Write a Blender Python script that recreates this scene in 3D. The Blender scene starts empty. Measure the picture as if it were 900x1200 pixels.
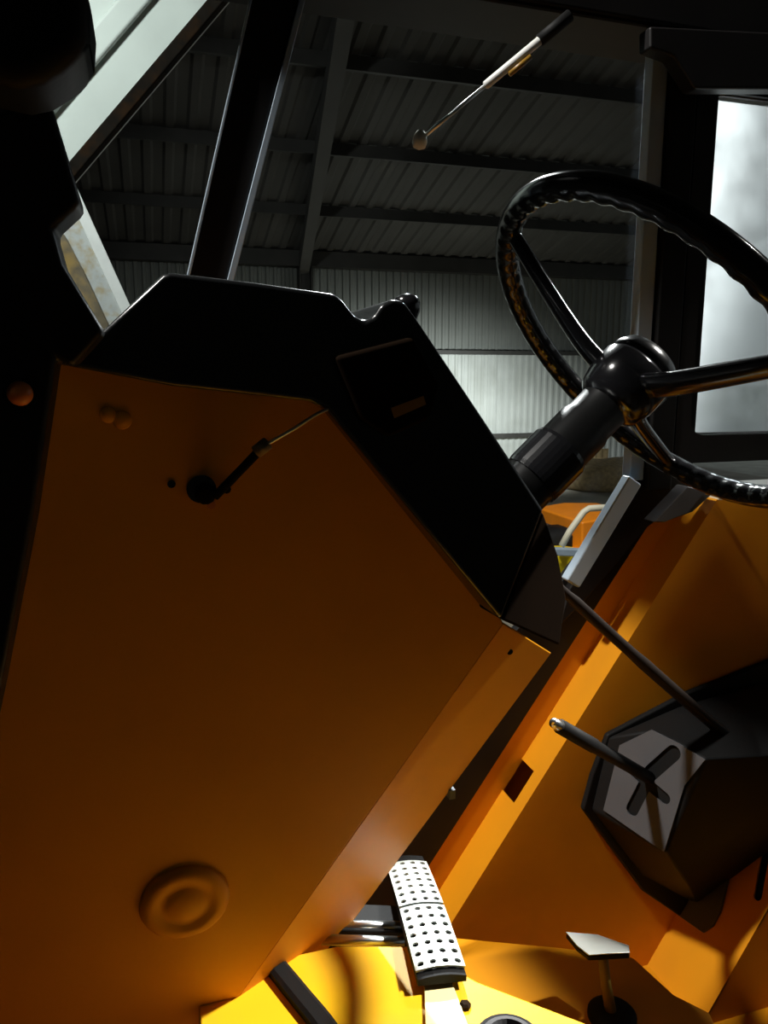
import bpy, bmesh, math, random
from mathutils import Vector, Matrix
random.seed(7)
PI = math.pi
S = bpy.context.scene
COL = S.collection

# ---------------------------------------------------------------- camera, sky, lights, exposure
CAM = Vector((0.0, 0.0, 2.15))                 # eye 2.15 m over the shed floor, at the open left door of the cab
FPX = 900.0
YAW, PITCH = math.radians(-17), math.radians(10.1)
fw = Vector((-math.sin(YAW)*math.cos(PITCH), math.cos(YAW)*math.cos(PITCH), -math.sin(PITCH)))
rt = Vector((math.cos(YAW), math.sin(YAW), 0))
up = rt.cross(fw)
cd = bpy.data.cameras.new('camera'); cam = bpy.data.objects.new('camera', cd); COL.objects.link(cam)
cam.matrix_world = Matrix.Translation(CAM) @ Matrix((rt, up, -fw)).transposed().to_4x4()
cd.sensor_fit = 'HORIZONTAL'; cd.sensor_width = 36; cd.lens = 36*FPX/900; cd.clip_start = 0.02; cd.clip_end = 300
S.camera = cam
S.view_settings.view_transform = 'Standard'; S.view_settings.look = 'None'
S.view_settings.gamma = 1; S.view_settings.use_curve_mapping = False
S.view_settings.exposure = 0.0

w = bpy.data.worlds.new('overcast'); S.world = w; w.use_nodes = True
wn = w.node_tree; wn.nodes.clear()
wo = wn.nodes.new('ShaderNodeOutputWorld'); bg = wn.nodes.new('ShaderNodeBackground')
tc = wn.nodes.new('ShaderNodeTexCoord'); no = wn.nodes.new('ShaderNodeTexNoise'); cr = wn.nodes.new('ShaderNodeValToRGB')
no.inputs['Scale'].default_value = 2.2; no.inputs['Detail'].default_value = 4
cr.color_ramp.elements[0].position = .3; cr.color_ramp.elements[0].color = (.50, .58, .60, 1)
cr.color_ramp.elements[1].position = .75; cr.color_ramp.elements[1].color = (.78, .84, .84, 1)
wn.links.new(tc.outputs['Generated'], no.inputs['Vector']); wn.links.new(no.outputs['Fac'], cr.inputs['Fac'])
wn.links.new(cr.outputs['Color'], bg.inputs['Color']); wn.links.new(bg.outputs[0], wo.inputs[0])
bg.inputs['Strength'].default_value = 0.3

def light(kind, name, loc, target, energy, color=(1, 1, 1), size=.3, **kw):
    l = bpy.data.lights.new(name, kind); o = bpy.data.objects.new(name, l); COL.objects.link(o)
    l.energy = energy; l.color = color
    if kind == 'AREA': l.shape = 'DISK'; l.size = size
    else: l.shadow_soft_size = size
    for k, v in kw.items(): setattr(l, k, v)
    o.location = loc
    o.rotation_euler = (Vector(target)-Vector(loc)).to_track_quat('-Z', 'Y').to_euler()
    return o
LAMP = Vector((3.95, .68, 5.5))
light('SPOT', 'high_bay_light', LAMP, (0.33, .74, 1.47), 2900, (1, .98, .92), .10, spot_size=math.radians(10), spot_blend=.55)
FLAMP = Vector((-1.7, .84, 5.15))
light('SPOT', 'front_fill_light', FLAMP, (.72, 1.1, 1.55), 800, (1, .98, .93), .10, spot_size=math.radians(34), spot_blend=.4)  # lamp added to brighten the flange and other forward-facing slopes
BACKL = Vector((1.5, 4.3, 4.5))
light('SPOT', 'back_rim_light', BACKL, (.32, .8, 2.2), 1400, (.95, 1, 1), .07, spot_size=math.radians(19), spot_blend=.4)  # added beyond the cab for rim highlights on dash, wheel and column
LLAMP = Vector((1.6, 3.4, 5.4))
light('SPOT', 'loader_fill_light', LLAMP, (3.6, 5.6, .9), 700, (1, .98, .95), .15, spot_size=math.radians(50), spot_blend=.5)  # added only to brighten the parked loader
WLAMP = Vector((6.0, 12.8, 1.9))
light('SPOT', 'wall_fill_light', WLAMP, (5.6, 16, -.6), 900, (.93, 1, .98), .3, spot_size=math.radians(150), spot_blend=.8)  # unseen lamp put low down to brighten the back wall
BLAMP = Vector((-1.6, 2.6, 5.0))
light('SPOT', 'boom_fill_light', BLAMP, (0.0, 5.1, 3.6), 440, (.92, 1, .96), .25, spot_size=math.radians(80), spot_blend=.6)  # added to light up the pale boom and post

PLAMP = Vector((2.9, 3.6, 4.3))
light('SPOT', 'pane_fill_light', PLAMP, (1.25, 1.15, 2.3), 200, (.86, .95, 1), .25, spot_size=math.radians(34), spot_blend=.5)  # added outside the dusty pane to make it glow

# ---------------------------------------------------------------- helpers
def A(x, y, z): return Vector((x, y, z)) + CAM           # camera-height-relative coordinates to world
def ray(x, y): return fw + rt*((x-450)/FPX) + up*((600-y)/FPX)
def onY(x, y, Y): d = ray(x, y); return CAM + d*(Y/d.y)
def onZ(x, y, Z): d = ray(x, y); return CAM + d*(Z/d.z)  # Z relative to eye height
def onD(x, y, D): return CAM + ray(x, y)*D
def onP(x, y, p, n):
    d = ray(x, y); return CAM + d*((p-CAM).dot(n)/d.dot(n))

def prop(o, label=None, cat=None, group=None, kind=None):
    if label: o['label'] = label
    if cat: o['category'] = cat
    if group: o['group'] = group
    if kind: o['kind'] = kind
    return o
def link_bm(name, bm, mat, parent=None, bevel=0, seg=2, smooth=False, solid=0, fixn=True):
    if fixn: bmesh.ops.recalc_face_normals(bm, faces=bm.faces[:])
    me = bpy.data.meshes.new(name); bm.to_mesh(me); bm.free()
    o = bpy.data.objects.new(name, me); COL.objects.link(o); me.materials.append(mat)
    if smooth:
        for p in me.polygons: p.use_smooth = True
    if solid:
        m = o.modifiers.new('solid', 'SOLIDIFY'); m.thickness = solid; m.offset = 0
    if bevel:
        m = o.modifiers.new('bevel', 'BEVEL'); m.width = bevel; m.segments = seg; m.limit_method = 'ANGLE'; m.angle_limit = math.radians(25)
        for p in me.polygons: p.use_smooth = True
        m.harden_normals = True
    if parent: o.parent = parent; o.matrix_parent_inverse = parent_inv(parent)
    return o
def parent_inv(p):
    m = Matrix.Identity(4); q = p; 
    chain = []
    while q: chain.append(q); q = q.parent
    for q in reversed(chain):
        m = m @ (q.matrix_parent_inverse if q.parent else Matrix.Identity(4)) @ Matrix.LocRotScale(q.location, q.rotation_euler, q.scale)
    return m.inverted()
def thing(name, loc, label, cat, group=None):
    o = bpy.data.objects.new(name, None); COL.objects.link(o); o.location = loc; o.empty_display_size = .05
    return prop(o, label, cat, group)
def box(bm, lo, hi, M=None):
    v = [bm.verts.new(Vector((x, y, z))) for x in (lo[0], hi[0]) for y in (lo[1], hi[1]) for z in (lo[2], hi[2])]
    for f in ((0,1,3,2), (4,6,7,5), (0,4,5,1), (2,3,7,6), (0,2,6,4), (1,5,7,3)): bm.faces.new([v[i] for i in f])
    if M:
        for q in v: q.co = M @ q.co
    return v
def beam(bm, a, b, w_, h_, upv=Vector((0, 0, 1)), w2=None, h2=None):
    a = Vector(a); b = Vector(b); d = (b-a).normalized(); s = d.cross(upv).normalized(); u = s.cross(d)
    w2 = w_ if w2 is None else w2; h2 = h_ if h2 is None else h2
    P = [a+s*w_*i/2+u*h_*j/2 for i, j in ((-1,-1),(1,-1),(1,1),(-1,1))] + [b+s*w2*i/2+u*h2*j/2 for i, j in ((-1,-1),(1,-1),(1,1),(-1,1))]
    v = [bm.verts.new(p) for p in P]
    for f in ((3,2,1,0), (4,5,6,7), (0,1,5,4), (1,2,6,5), (2,3,7,6), (3,0,4,7)): bm.faces.new([v[i] for i in f])
def prism(bm, pts, off):
    """closed solid from a 3D polygon and an offset vector (or per-vertex second ring)"""
    a = [bm.verts.new(p) for p in pts]
    b = [bm.verts.new(Vector(p)+off) for p in pts] if isinstance(off, Vector) else [bm.verts.new(p) for p in off]
    n = len(a); bm.faces.new(a); bm.faces.new(b[::-1])
    for i in range(n): bm.faces.new([a[i], b[i], b[(i+1) % n], a[(i+1) % n]])
def tube(bm, path, rad, seg=14, caps=True):
    path = [Vector(p) for p in path]; n = len(path)
    rs = rad if isinstance(rad, (list, tuple)) else [rad]*n
    rings = []; ref = None
    for i in range(n):
        t = (path[min(i+1, n-1)]-path[max(i-1, 0)]).normalized()
        if ref is None: ref = t.orthogonal().normalized()
        ref = (ref - t*ref.dot(t)).normalized(); bn = t.cross(ref)
        rings.append([bm.verts.new(path[i]+(ref*math.cos(2*PI*k/seg)+bn*math.sin(2*PI*k/seg))*rs[i]) for k in range(seg)])
    for i in range(n-1):
        for k in range(seg):
            bm.faces.new([rings[i][k], rings[i][(k+1) % seg], rings[i+1][(k+1) % seg], rings[i+1][k]])
    if caps: bm.faces.new(rings[0][::-1]); bm.faces.new(rings[-1])
def lathe(bm, prof, org, axis, seg=28):
    """prof: (radius, height) pairs along axis"""
    ax = Vector(axis).normalized(); a = ax.orthogonal().normalized(); b = ax.cross(a); rings = []
    for r_, h in prof:
        if r_ < 1e-6: rings.append([bm.verts.new(Vector(org)+ax*h)])
        else: rings.append([bm.verts.new(Vector(org)+ax*h+(a*math.cos(2*PI*k/seg)+b*math.sin(2*PI*k/seg))*r_) for k in range(seg)])
    for i in range(len(rings)-1):
        p, q = rings[i], rings[i+1]
        for k in range(seg):
            k2 = (k+1) % seg
            if len(p) == 1 and len(q) == 1: continue
            if len(p) == 1: bm.faces.new([p[0], q[k], q[k2]])
            elif len(q) == 1: bm.faces.new([p[k], q[0], p[k2]])
            else: bm.faces.new([p[k], p[k2], q[k2], q[k]])
    if len(rings[0]) > 1: bm.faces.new(rings[0][::-1])
    if len(rings[-1]) > 1: bm.faces.new(rings[-1])
def bez(pts, n=8):
    """Catmull-Rom through points"""
    P = [Vector(p) for p in pts]; P = [2*P[0]-P[1]]+P+[2*P[-1]-P[-2]]; out = []
    for i in range(1, len(P)-2):
        for k in range(n):
            t = k/n; a, b, c, d = P[i-1:i+3]
            out.append(.5*((2*b)+(c-a)*t+(2*a-5*b+4*c-d)*t*t+(3*b-a-3*c+d)*t**3))
    return out+[P[-2]]
def boolean_cut(o, cutters):
    for c in cutters:
        m = o.modifiers.new('cut', 'BOOLEAN'); m.operation = 'DIFFERENCE'; m.object = c; m.solver = 'EXACT'
    dg = bpy.context.evaluated_depsgraph_get(); me = bpy.data.meshes.new_from_object(o.evaluated_get(dg))
    o.modifiers.clear(); o.data = me
    for c in cutters: bpy.data.objects.remove(c)

# ---------------------------------------------------------------- materials
def mat(name, col, rough=.5, metal=0, var=.06, scale=12, bump=0, bscale=60, spec=.5, dirt=None, dscale=3, dfac=.5, coat=0):
    m = bpy.data.materials.new(name); m.use_nodes = True; t = m.node_tree; b = t.nodes['Principled BSDF']
    b.inputs['Roughness'].default_value = rough; b.inputs['Metallic'].default_value = metal
    b.inputs['Specular IOR Level'].default_value = spec; b.inputs['Coat Weight'].default_value = coat
    co = t.nodes.new('ShaderNodeTexCoord'); n = t.nodes.new('ShaderNodeTexNoise'); n.inputs['Scale'].default_value = scale; n.inputs['Detail'].default_value = 5
    r = t.nodes.new('ShaderNodeValToRGB'); e = r.color_ramp.elements
    e[0].position = .3; e[1].position = .7
    e[0].color = tuple(max(0, c*(1-var)) for c in col)+(1,); e[1].color = tuple(min(1, c*(1+var)) for c in col)+(1,)
    t.links.new(co.outputs['Object'], n.inputs['Vector']); t.links.new(n.outputs['Fac'], r.inputs['Fac'])
    out = r.outputs['Color']
    if dirt:
        n2 = t.nodes.new('ShaderNodeTexNoise'); n2.inputs['Scale'].default_value = dscale; n2.inputs['Detail'].default_value = 8
        r2 = t.nodes.new('ShaderNodeValToRGB'); r2.color_ramp.elements[0].position = .48; r2.color_ramp.elements[1].position = .72
        r2.color_ramp.elements[1].color = (dfac,)*3+(1,)
        mx = t.nodes.new('ShaderNodeMix'); mx.data_type = 'RGBA'; mx.inputs[7].default_value = tuple(dirt)+(1,)
        t.links.new(co.outputs['Object'], n2.inputs['Vector']); t.links.new(n2.outputs['Fac'], r2.inputs['Fac'])
        t.links.new(r2.outputs['Color'], mx.inputs[0]); t.links.new(out, mx.inputs[6]); out = mx.outputs[2]
    t.links.new(out, b.inputs['Base Color'])
    if bump:
        n3 = t.nodes.new('ShaderNodeTexNoise'); n3.inputs['Scale'].default_value = bscale; n3.inputs['Detail'].default_value = 3
        bp = t.nodes.new('ShaderNodeBump'); bp.inputs['Strength'].default_value = bump; bp.inputs['Distance'].default_value = .002
        t.links.new(co.outputs['Object'], n3.inputs['Vector']); t.links.new(n3.outputs['Fac'], bp.inputs['Height']); t.links.new(bp.outputs[0], b.inputs['Normal'])
    return m
ORANGE = mat('orange_paint', (.68, .265, .003), .55, var=.04, scale=5, bump=.05, bscale=40, dirt=(.40, .15, .01), dscale=4, dfac=.35, spec=.3)
YELLOW = mat('platform_lit_yellow', (.85, .47, .008), .5, var=.05, scale=7, bump=.08, dirt=(.6, .33, .04), dscale=9, dfac=.5, spec=.3)  # strong light on the orange floor, put into the colour as yellow
PALEY = mat('pale_glare', (.86, .72, .35), .45, var=.06, scale=14, dirt=(.8, .5, .1), dscale=8, dfac=.5)  # overexposed yellow and its sheen, put into the colour
BLACK = mat('black_plastic', (.007, .0075, .008), .24, bump=.05, bscale=220, spec=.6)
POD = mat('satin_black_housing', (.009, .009, .009), .55, bump=.05, bscale=200, spec=.15)
RUBBER = mat('black_rubber', (.006, .006, .006), .65, bump=.1, spec=.2)
GLOSS = mat('glossy_black_grip', (.008, .008, .009), .16, spec=.55)
BPAINT = mat('black_cab_paint', (.009, .008, .008), .5, spec=.3, var=.2)
DBROWN = mat('dark_switch_plate', (.007, .0035, .0015), .85, var=.2, spec=.03)
GREYP = mat('grey_plastic', (.085, .085, .09), .5, bump=.1, spec=.3)
SILVER = mat('daylit_pale_edge', (.34, .42, .50), .45, var=.1)  # cool daylight on the edge put into a bluish base colour
CHROME = mat('bare_steel', (.62, .63, .62), .28, metal=1, var=.08)
ALU = mat('aluminium_tread', (.60, .64, .60), .42, metal=.35, var=.05)
AMBER = mat('amber_lens', (.62, .18, .03), .3)
AMBERL = mat('dull_amber', (.30, .16, .02), .4)  # also colours the painted glint on the switch plate
CONC = mat('shed_concrete', (.26, .24, .20), .85, var=.2, scale=2, dirt=(.12, .10, .07), dscale=.8, dfac=.8)
SHEETU = mat('upper_cladding_sheet', (.20, .21, .195), .6, var=.12, scale=.7)
SHEETL = mat('lower_cladding_sheet', (.46, .48, .46), .55, var=.10, scale=.8, dirt=(.3, .31, .28), dscale=1.2, dfac=.6)
ROOFM = mat('roof_sheet', (.10, .097, .092), .8, var=.2, scale=.6)
STEEL = mat('dark_structural_steel', (.045, .043, .04), .6, var=.2, scale=3)
CREAM = mat('cream_paint', (.72, .66, .50), .5, var=.05)
BOOMP = mat('pale_boom_paint', (.60, .66, .62), .5, var=.08, scale=2.2, dirt=(.42, .45, .43), dscale=1.5, dfac=.7)
RUST = mat('rusty_dark_edge', (.010, .008, .006), .9, spec=.08, var=.3, dirt=(.03, .014, .005), dscale=10, dfac=.8)
PALET = mat('pale_pillar_trim', (.50, .53, .52), .5, var=.08, scale=20, dirt=(.42, .30, .10), dscale=22, dfac=.7)
LEAF = mat('hedge_leaf', (.16, .22, .05), .7, var=.5, scale=6)
YARD = mat('yard_gravel', (.33, .33, .29), .9, var=.2, scale=2)
TARP = mat('sacking', (.36, .30, .18), .85, var=.3, scale=4, dirt=(.1, .09, .06), dscale=3, dfac=.8)
BRIGHTY = mat('bright_yellow_paint', (.9, .68, .01), .4)
LEMON = mat('loader_orange', (.85, .25, .01), .4)
WOODB = mat('weathered_board', (.28, .2, .1), .8, var=.3)
def glass(name, tint, rough, haze, refl=.04):
    m = bpy.data.materials.new(name); m.use_nodes = True; t = m.node_tree; t.nodes.clear()
    o = t.nodes.new('ShaderNodeOutputMaterial'); tr = t.nodes.new('ShaderNodeBsdfTransparent'); gl = t.nodes.new('ShaderNodeBsdfGlossy')
    rf = t.nodes.new('ShaderNodeBsdfRefraction'); tl = t.nodes.new('ShaderNodeBsdfTranslucent')
    tr.inputs[0].default_value = tint+(1,); gl.inputs['Roughness'].default_value = .08
    rf.inputs['Roughness'].default_value = rough; rf.inputs['IOR'].default_value = 1.02; rf.inputs['Color'].default_value = tint+(1,)
    lw = t.nodes.new('ShaderNodeValue'); lw.outputs[0].default_value = refl
    n = t.nodes.new('ShaderNodeTexNoise'); n.inputs['Scale'].default_value = 9; n.inputs['Detail'].default_value = 7
    co = t.nodes.new('ShaderNodeTexCoord'); t.links.new(co.outputs['Object'], n.inputs['Vector'])
    mr = t.nodes.new('ShaderNodeMapRange'); mr.inputs[1].default_value = .3; mr.inputs[2].default_value = .75
    mr.inputs[3].default_value = haze*.6; mr.inputs[4].default_value = min(1, haze*1.4); t.links.new(n.outputs['Fac'], mr.inputs[0])
    tl.inputs[0].default_value = (.8, .85, .85, 1)
    m1 = t.nodes.new('ShaderNodeMixShader'); m2 = t.nodes.new('ShaderNodeMixShader')
    t.links.new(mr.outputs[0], m1.inputs[0])
    t.links.new((rf if rough > 0 else tr).outputs[0], m1.inputs[1]); t.links.new(tl.outputs[0], m1.inputs[2])
    t.links.new(lw.outputs[0], m2.inputs[0]); t.links.new(m1.outputs[0], m2.inputs[1]); t.links.new(gl.outputs[0], m2.inputs[2])
    t.links.new(m2.outputs[0], o.inputs[0]); return m
CLEAR = glass('clear_cab_glass', (.97, .98, .97), 0, 0, .008)
DIRTY = glass('dusty_cab_glass', (.95, .98, .97), .28, .62)

# ---------------------------------------------------------------- the shed around the machine
GZ = -2.15                                           # shed floor, relative to eye
X0, X1, YF, YN = -9.0, 12.6, 16.2, -6.0              # shed inside; open gable at X1
EAVE, RIDGE_Y = 2.45, 6.0
SL = math.tan(math.radians(15)); RZ = EAVE+(YF-RIDGE_Y)*SL
bm = bmesh.new(); box(bm, A(X0, YN, GZ-.2), A(X1, YF, GZ)); prop(link_bm('floor', bm, CONC), kind='structure')
bm = bmesh.new(); box(bm, A(X1, -60, GZ-.25), A(140, 140, GZ-.04)); prop(link_bm('ground', bm, YARD), kind='structure')
def corr_sheet(w_, h_, ribs, depth=.035):
    """box-profile sheet standing in XZ, ribs towards -Y"""
    b = bmesh.new(); xs = []; p = w_/ribs
    for i in range(ribs):
        xs += [(i*p, 0), (i*p+p*.42, 0), (i*p+p*.55, -depth), (i*p+p*.87, -depth)]
    xs.append((w_, 0)); a = [(b.verts.new((x, y, 0)), b.verts.new((x, y, h_))) for x, y in xs]
    for i in range(len(a)-1): b.faces.new([a[i][0], a[i+1][0], a[i+1][1], a[i][1]])
    me = bpy.data.meshes.new('cladding_sheet'); b.to_mesh(me); b.free(); return me
bm = bmesh.new(); box(bm, A(X0, YF+.06, GZ), A(X1, YF+.1, EAVE+.1)); wall = prop(link_bm('wall_back', bm, STEEL), kind='structure')
sw = .96; GIRT = (.50, -1.36)
meU = corr_sheet(sw, EAVE-GIRT[0], 6); meU.materials.append(SHEETU)
meL = corr_sheet(sw, GIRT[0]-GZ, 6); meL.materials.append(SHEETL)
n = int((X1-(-1.0))/sw)
for i in range(n):
    for me, z in ((meU, GIRT[0]), (meL, GZ)):
        o = bpy.data.objects.new('cladding_sheet', me); COL.objects.link(o); o.parent = wall
        o.location = A(-1.0+i*sw, YF+random.uniform(-.004, .004), z)
for z in GIRT:
    bm = bmesh.new(); box(bm, A(X0, YF-.16, z-.05), A(X1, YF-.04, z+.04)); link_bm('girt', bm, STEEL, wall)
bm = bmesh.new(); box(bm, A(X0, YF-.3, EAVE-.28), A(X1, YF-.02, EAVE+.02)); link_bm('eaves_beam', bm, STEEL, wall)
for (x, d) in ((X0, 'wall_left'),):
    bm = bmesh.new(); prism(bm, [A(x, YN, GZ), A(x, YF, GZ), A(x, YF, EAVE), A(x, RIDGE_Y, RZ), A(x, YN, EAVE+.4)], Vector((-.1, 0, 0)))
    prop(link_bm(d, bm, SHEETU), kind='structure')
bm = bmesh.new(); box(bm, A(X0, YN-.1, GZ), A(X1, YN, EAVE+.6)); prop(link_bm('wall_front', bm, SHEETU), kind='structure')
# roof: corrugated slope over the far half, plain slope behind the camera, purlins and rafters
bm = bmesh.new(); xs = []; x = X0
while x < X1:
    xs += [(x, 0), (x+.14, 0), (x+.18, -.035), (x+.28, -.035)]; x += .32
for (ya, za, yb, zb) in ((YF+.2, EAVE-.2*SL, RIDGE_Y, RZ), (RIDGE_Y, RZ, YN-.1, EAVE+.5)):
    a = [(bm.verts.new(A(q, ya, za+d)), bm.verts.new(A(q, yb, zb+d))) for q, d in xs]
    for i in range(len(a)-1): bm.faces.new([a[i][0], a[i+1][0], a[i+1][1], a[i][1]])
roof = prop(link_bm('ceiling', bm, ROOFM, fixn=False), kind='structure')
for k in range(0, 6):
    h = .15+1.92*k; y = YF-h; z = EAVE+h*SL-.12
    bm = bmesh.new(); beam(bm, A(X0, y, z), A(X1, y, z), .07, .18); link_bm('purlin', bm, STEEL, roof)
for x in (3.2, 12.3):
    bm = bmesh.new(); beam(bm, A(x, YF-.1, EAVE-.3), A(x-(1.25 if x < 9 else 0), RIDGE_Y, RZ-.32), .2, .3); link_bm('rafter', bm, ROOFM, roof)
    bm = bmesh.new(); box(bm, A(x-.13, YF-.36, GZ), A(x-.105, YF-.06, EAVE-.2)); box(bm, A(x+.105, YF-.36, GZ), A(x+.13, YF-.06, EAVE-.2)); box(bm, A(x-.11, YF-.22, GZ), A(x+.11, YF-.2, EAVE-.2))
    link_bm('column', bm, STEEL, wall)
# hedge out in the yard
hp = A(19, 26, GZ); bm = bmesh.new()
for i in range(2600):
    c = A(20+random.uniform(-7, 16), 27+random.gauss(0, .8), GZ+abs(random.gauss(0, 1)) * .75+random.random()*.9)
    q = Matrix.Rotation(random.random()*6.28, 3, 'Z') @ Matrix.Rotation(random.random()*3, 3, 'X'); s = random.uniform(.1, .24)
    vs = [bm.verts.new(c+q @ Vector(v)*s) for v in ((-1, 0, 0), (0, -.5, .1), (1, 0, 0), (0, .5, .1))]; bm.faces.new(vs)
h = link_bm('hedge', bm, LEAF, fixn=False); prop(h, 'low green hedge far outside behind the dusty window', 'hedge', kind='stuff')
# high bay lamps that give the light
def lamp(loc, label):
    t = thing('high_bay_lamp', loc, label, 'lamp')
    bm = bmesh.new(); lathe(bm, [(.05, .34), (.08, .33), (.12, .2), (.24, .06), (.25, .04)], loc, (0, 0, 1)); 
    bmesh.ops.delete(bm, geom=[f for f in bm.faces if len(f.verts) > 10 and f.calc_center_median().z < loc[2]+.1], context='FACES')
    link_bm('shade', bm, STEEL, t, smooth=True, solid=.004)
    return t
lamp(LAMP+Vector((0, 0, .02)), 'dark bell shaped lamp hanging high over the cab')

# ---------------------------------------------------------------- things out in the shed
# pale raised boom of a neighbouring machine, seen through the windscreen
t = thing('boom_arm', A(-3.9, 5.3, GZ), 'pale painted steel boom rising past the windscreen, with dark rusty lower edge', 'boom')
e0, e1 = onY(80, 203, 5.0), onY(258, -6, 5.0); dv = (e1-e0).normalized(); nv = Vector((-dv.z, 0, dv.x)).normalized()
base = e0 - dv*((e0.z-.0)/dv.z) ; top = e1+dv*1.2
bm = bmesh.new(); prism(bm, [base, top, top+nv*.95, base+nv*.95], Vector((0, .35, 0))); link_bm('arm_plate', bm, BOOMP, t, bevel=.02)
bm = bmesh.new(); beam(bm, base+Vector((0, -.04, 0))+nv*-.02, top+Vector((0, -.04, 0))+nv*-.02, .12, .07, nv); link_bm('edge_rail', bm, RUST, t, bevel=.01)
bm = bmesh.new(); beam(bm, base+Vector((0, -.02, 0))+nv*.30, top+Vector((0, -.02, 0))+nv*.30, .045, .13, nv); link_bm('stiffener', bm, BOOMP, t, bevel=.02)
t = thing('support_post', A(-.45, 4.7, GZ), 'pale sheet steel post with stained flank between near pillar and dash cover', 'post')
bm = bmesh.new(); prism(bm, [onY(x, y, 4.7) for x, y in ((30, 215), (84, 222), (176, 425), (176, 900), (30, 900))], Vector((0, .3, 0))); link_bm('post_body', bm, PALET, t, bevel=.01)
bm = bmesh.new(); beam(bm, onY(84, 222, 4.69), onY(176, 425, 4.69), .06, .03, Vector((0, 1, 0))); link_bm('bright_edge', bm, mat('pale_steel_edge', (.85, .88, .86), .4), t, bevel=.004)
bm = bmesh.new(); prism(bm, [onY(x, y, 4.68) for x, y in ((56, 256), (76, 276), (98, 318), (136, 400), (110, 410), (40, 330))], Vector((0, .02, 0))); link_bm('stained_gusset', bm, mat('stained_steel', (.16, .13, .08), .6, var=.3, dirt=(.5, .3, .03), dscale=6, dfac=.8), t)
# neighbouring loader with cream rail
YL = 5.6
t = thing('loader', onY(700, 700, YL)*Vector((1,1,0)) if False else Vector((onY(700, 640, YL).x, YL, 0)), 'orange and yellow loader with cream handrail parked beyond the far side', 'loader')
def Lp(x, y, Y=YL): return onY(x, y, Y)
bm = bmesh.new(); prism(bm, [Lp(682, 612), Lp(716, 606), Lp(760, 606), Lp(760, 760), Lp(682, 760)], Vector((0, .8, 0))); link_bm('orange_hood', bm, LEMON, t, bevel=.02)
bm = bmesh.new(); prism(bm, [Lp(650, 650, YL-.2), Lp(684, 650, YL-.2), Lp(700, 652, YL-.2), Lp(700, 800, YL-.2), Lp(640, 800, YL-.2)], Vector((0, 1.0, 0))); link_bm('yellow_fender', bm, BRIGHTY, t, bevel=.02)
bm = bmesh.new(); a = Lp(640, 640, YL+.1); prism(bm, [Lp(630, 625, YL+.3), Lp(684, 617, YL+.3), Lp(684, 800, YL+.3), Lp(630, 800, YL+.3)], Vector((0, .5, 0))); link_bm('dark_chassis', bm, STEEL, t)
bm = bmesh.new(); tube(bm, [Lp(658, 640, YL-.25), Lp(668, 622, YL-.25), Lp(684, 600, YL-.25), Lp(690, 596, YL-.25), Lp(735, 593, YL-.25)], .028, 8); tube(bm, [Lp(735, 593, YL-.25), Lp(735, 700, YL-.25)], .025, 8)
link_bm('handrail', bm, CREAM, t, smooth=True)
bm = bmesh.new(); beam(bm, Lp(648, 646, YL-.3), Lp(700, 648, YL-.3), .08, .06); link_bm('step', bm, SILVER, t, bevel=.01)
for x in (655, 725):
    c = Lp(x, 600, YL+.3); c.z = .42; bm = bmesh.new(); lathe(bm, [(.18, -.14), (.36, -.15), (.42, -.09), (.42, .09), (.36, .15), (.18, .14)], c, (0, 1, 0)); link_bm('wheel', bm, RUBBER, t, smooth=True)
# heap of sacks and boards at the foot of the wall
def heap(name, x, y, w_, h_, m, label, cat, seed):
    r = random.Random(seed); c = A(x, y, GZ); bm = bmesh.new(); bmesh.ops.create_icosphere(bm, subdivisions=3, radius=1)
    for v in bm.verts:
        k = 1+.13*math.sin(v.co.x*4+seed)+.1*math.cos(v.co.y*5+seed*2)+r.uniform(-.03, .03)
        v.co = Vector((v.co.x*w_*k, v.co.y*w_*.6*k, max(0, v.co.z+.35)/1.35*h_*k)) + c
    o = link_bm(name, bm, m, smooth=True); prop(o, label, cat); return o
heap('gravel_pile', 8.6, 12.8, 1.0, .6, WOODB, 'low brown mound on the shed floor in front of the wooden crate', 'pile', 5)
t = thing('crate', A(9.0, 14.7, GZ), 'weathered wooden crate with upright boards against the corrugated wall', 'crate')
for i in range(7):
    bm = bmesh.new(); box(bm, A(8.5+i*.15, 14.5, GZ), A(8.5+i*.15+.13, 14.53, GZ+.62+.05*math.sin(i*3))); link_bm('board', bm, WOODB, t)
bm = bmesh.new(); box(bm, A(8.52, 14.53, GZ), A(9.52, 15.1, GZ+.55)); link_bm('crate_body', bm, TARP, t)
bm = bmesh.new(); tube(bm, [A(8.15, 13.8, GZ), A(8.15, 13.8, GZ+.6)], .07, 10)
prop(link_bm('bollard', bm, BRIGHTY, smooth=False), 'short yellow post beside the low brown mound', 'bollard')

# ---------------------------------------------------------------- cab shell
PZ = -.68                                     # raised platform by the door
FZ = -1.12; SZ = -.90                         # footwell floor
YW = 1.10; YW2 = 1.175                        # inner and stepped-back side wall planes
# footwell floor and platform
bm = bmesh.new(); box(bm, A(-.2, .30, FZ-.02), A(1.7, 1.2, FZ)); cf = prop(link_bm('floor', bm, ORANGE), kind='structure')
bm = bmesh.new(); prism(bm, [onZ(x, y, SZ) for x, y in ((522, 1097), (660, 1110), (742, 1121), (790, 1165), (832, 1186), (870, 1270), (560, 1270), (440, 1140))], Vector((0, 0, FZ-SZ))); link_bm('step_box', bm, ORANGE, cf, bevel=.004)
pf = [onZ(x, y, PZ) for x, y in ((395, 1108), (482, 1108), (560, 1150), (690, 1200), (790, 1238))]
pf += [Vector((pf[-1].x, .48, CAM.z+PZ)), A(.36, .48, PZ), A(.26, .64, PZ), A(.02, .64, PZ), Vector((.02, pf[0].y, CAM.z+PZ))]
bm = bmesh.new(); prism(bm, pf, Vector((0, 0, -.03))); plat = prop(link_bm('floor', bm, YELLOW, bevel=.003), kind='structure')
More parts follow.
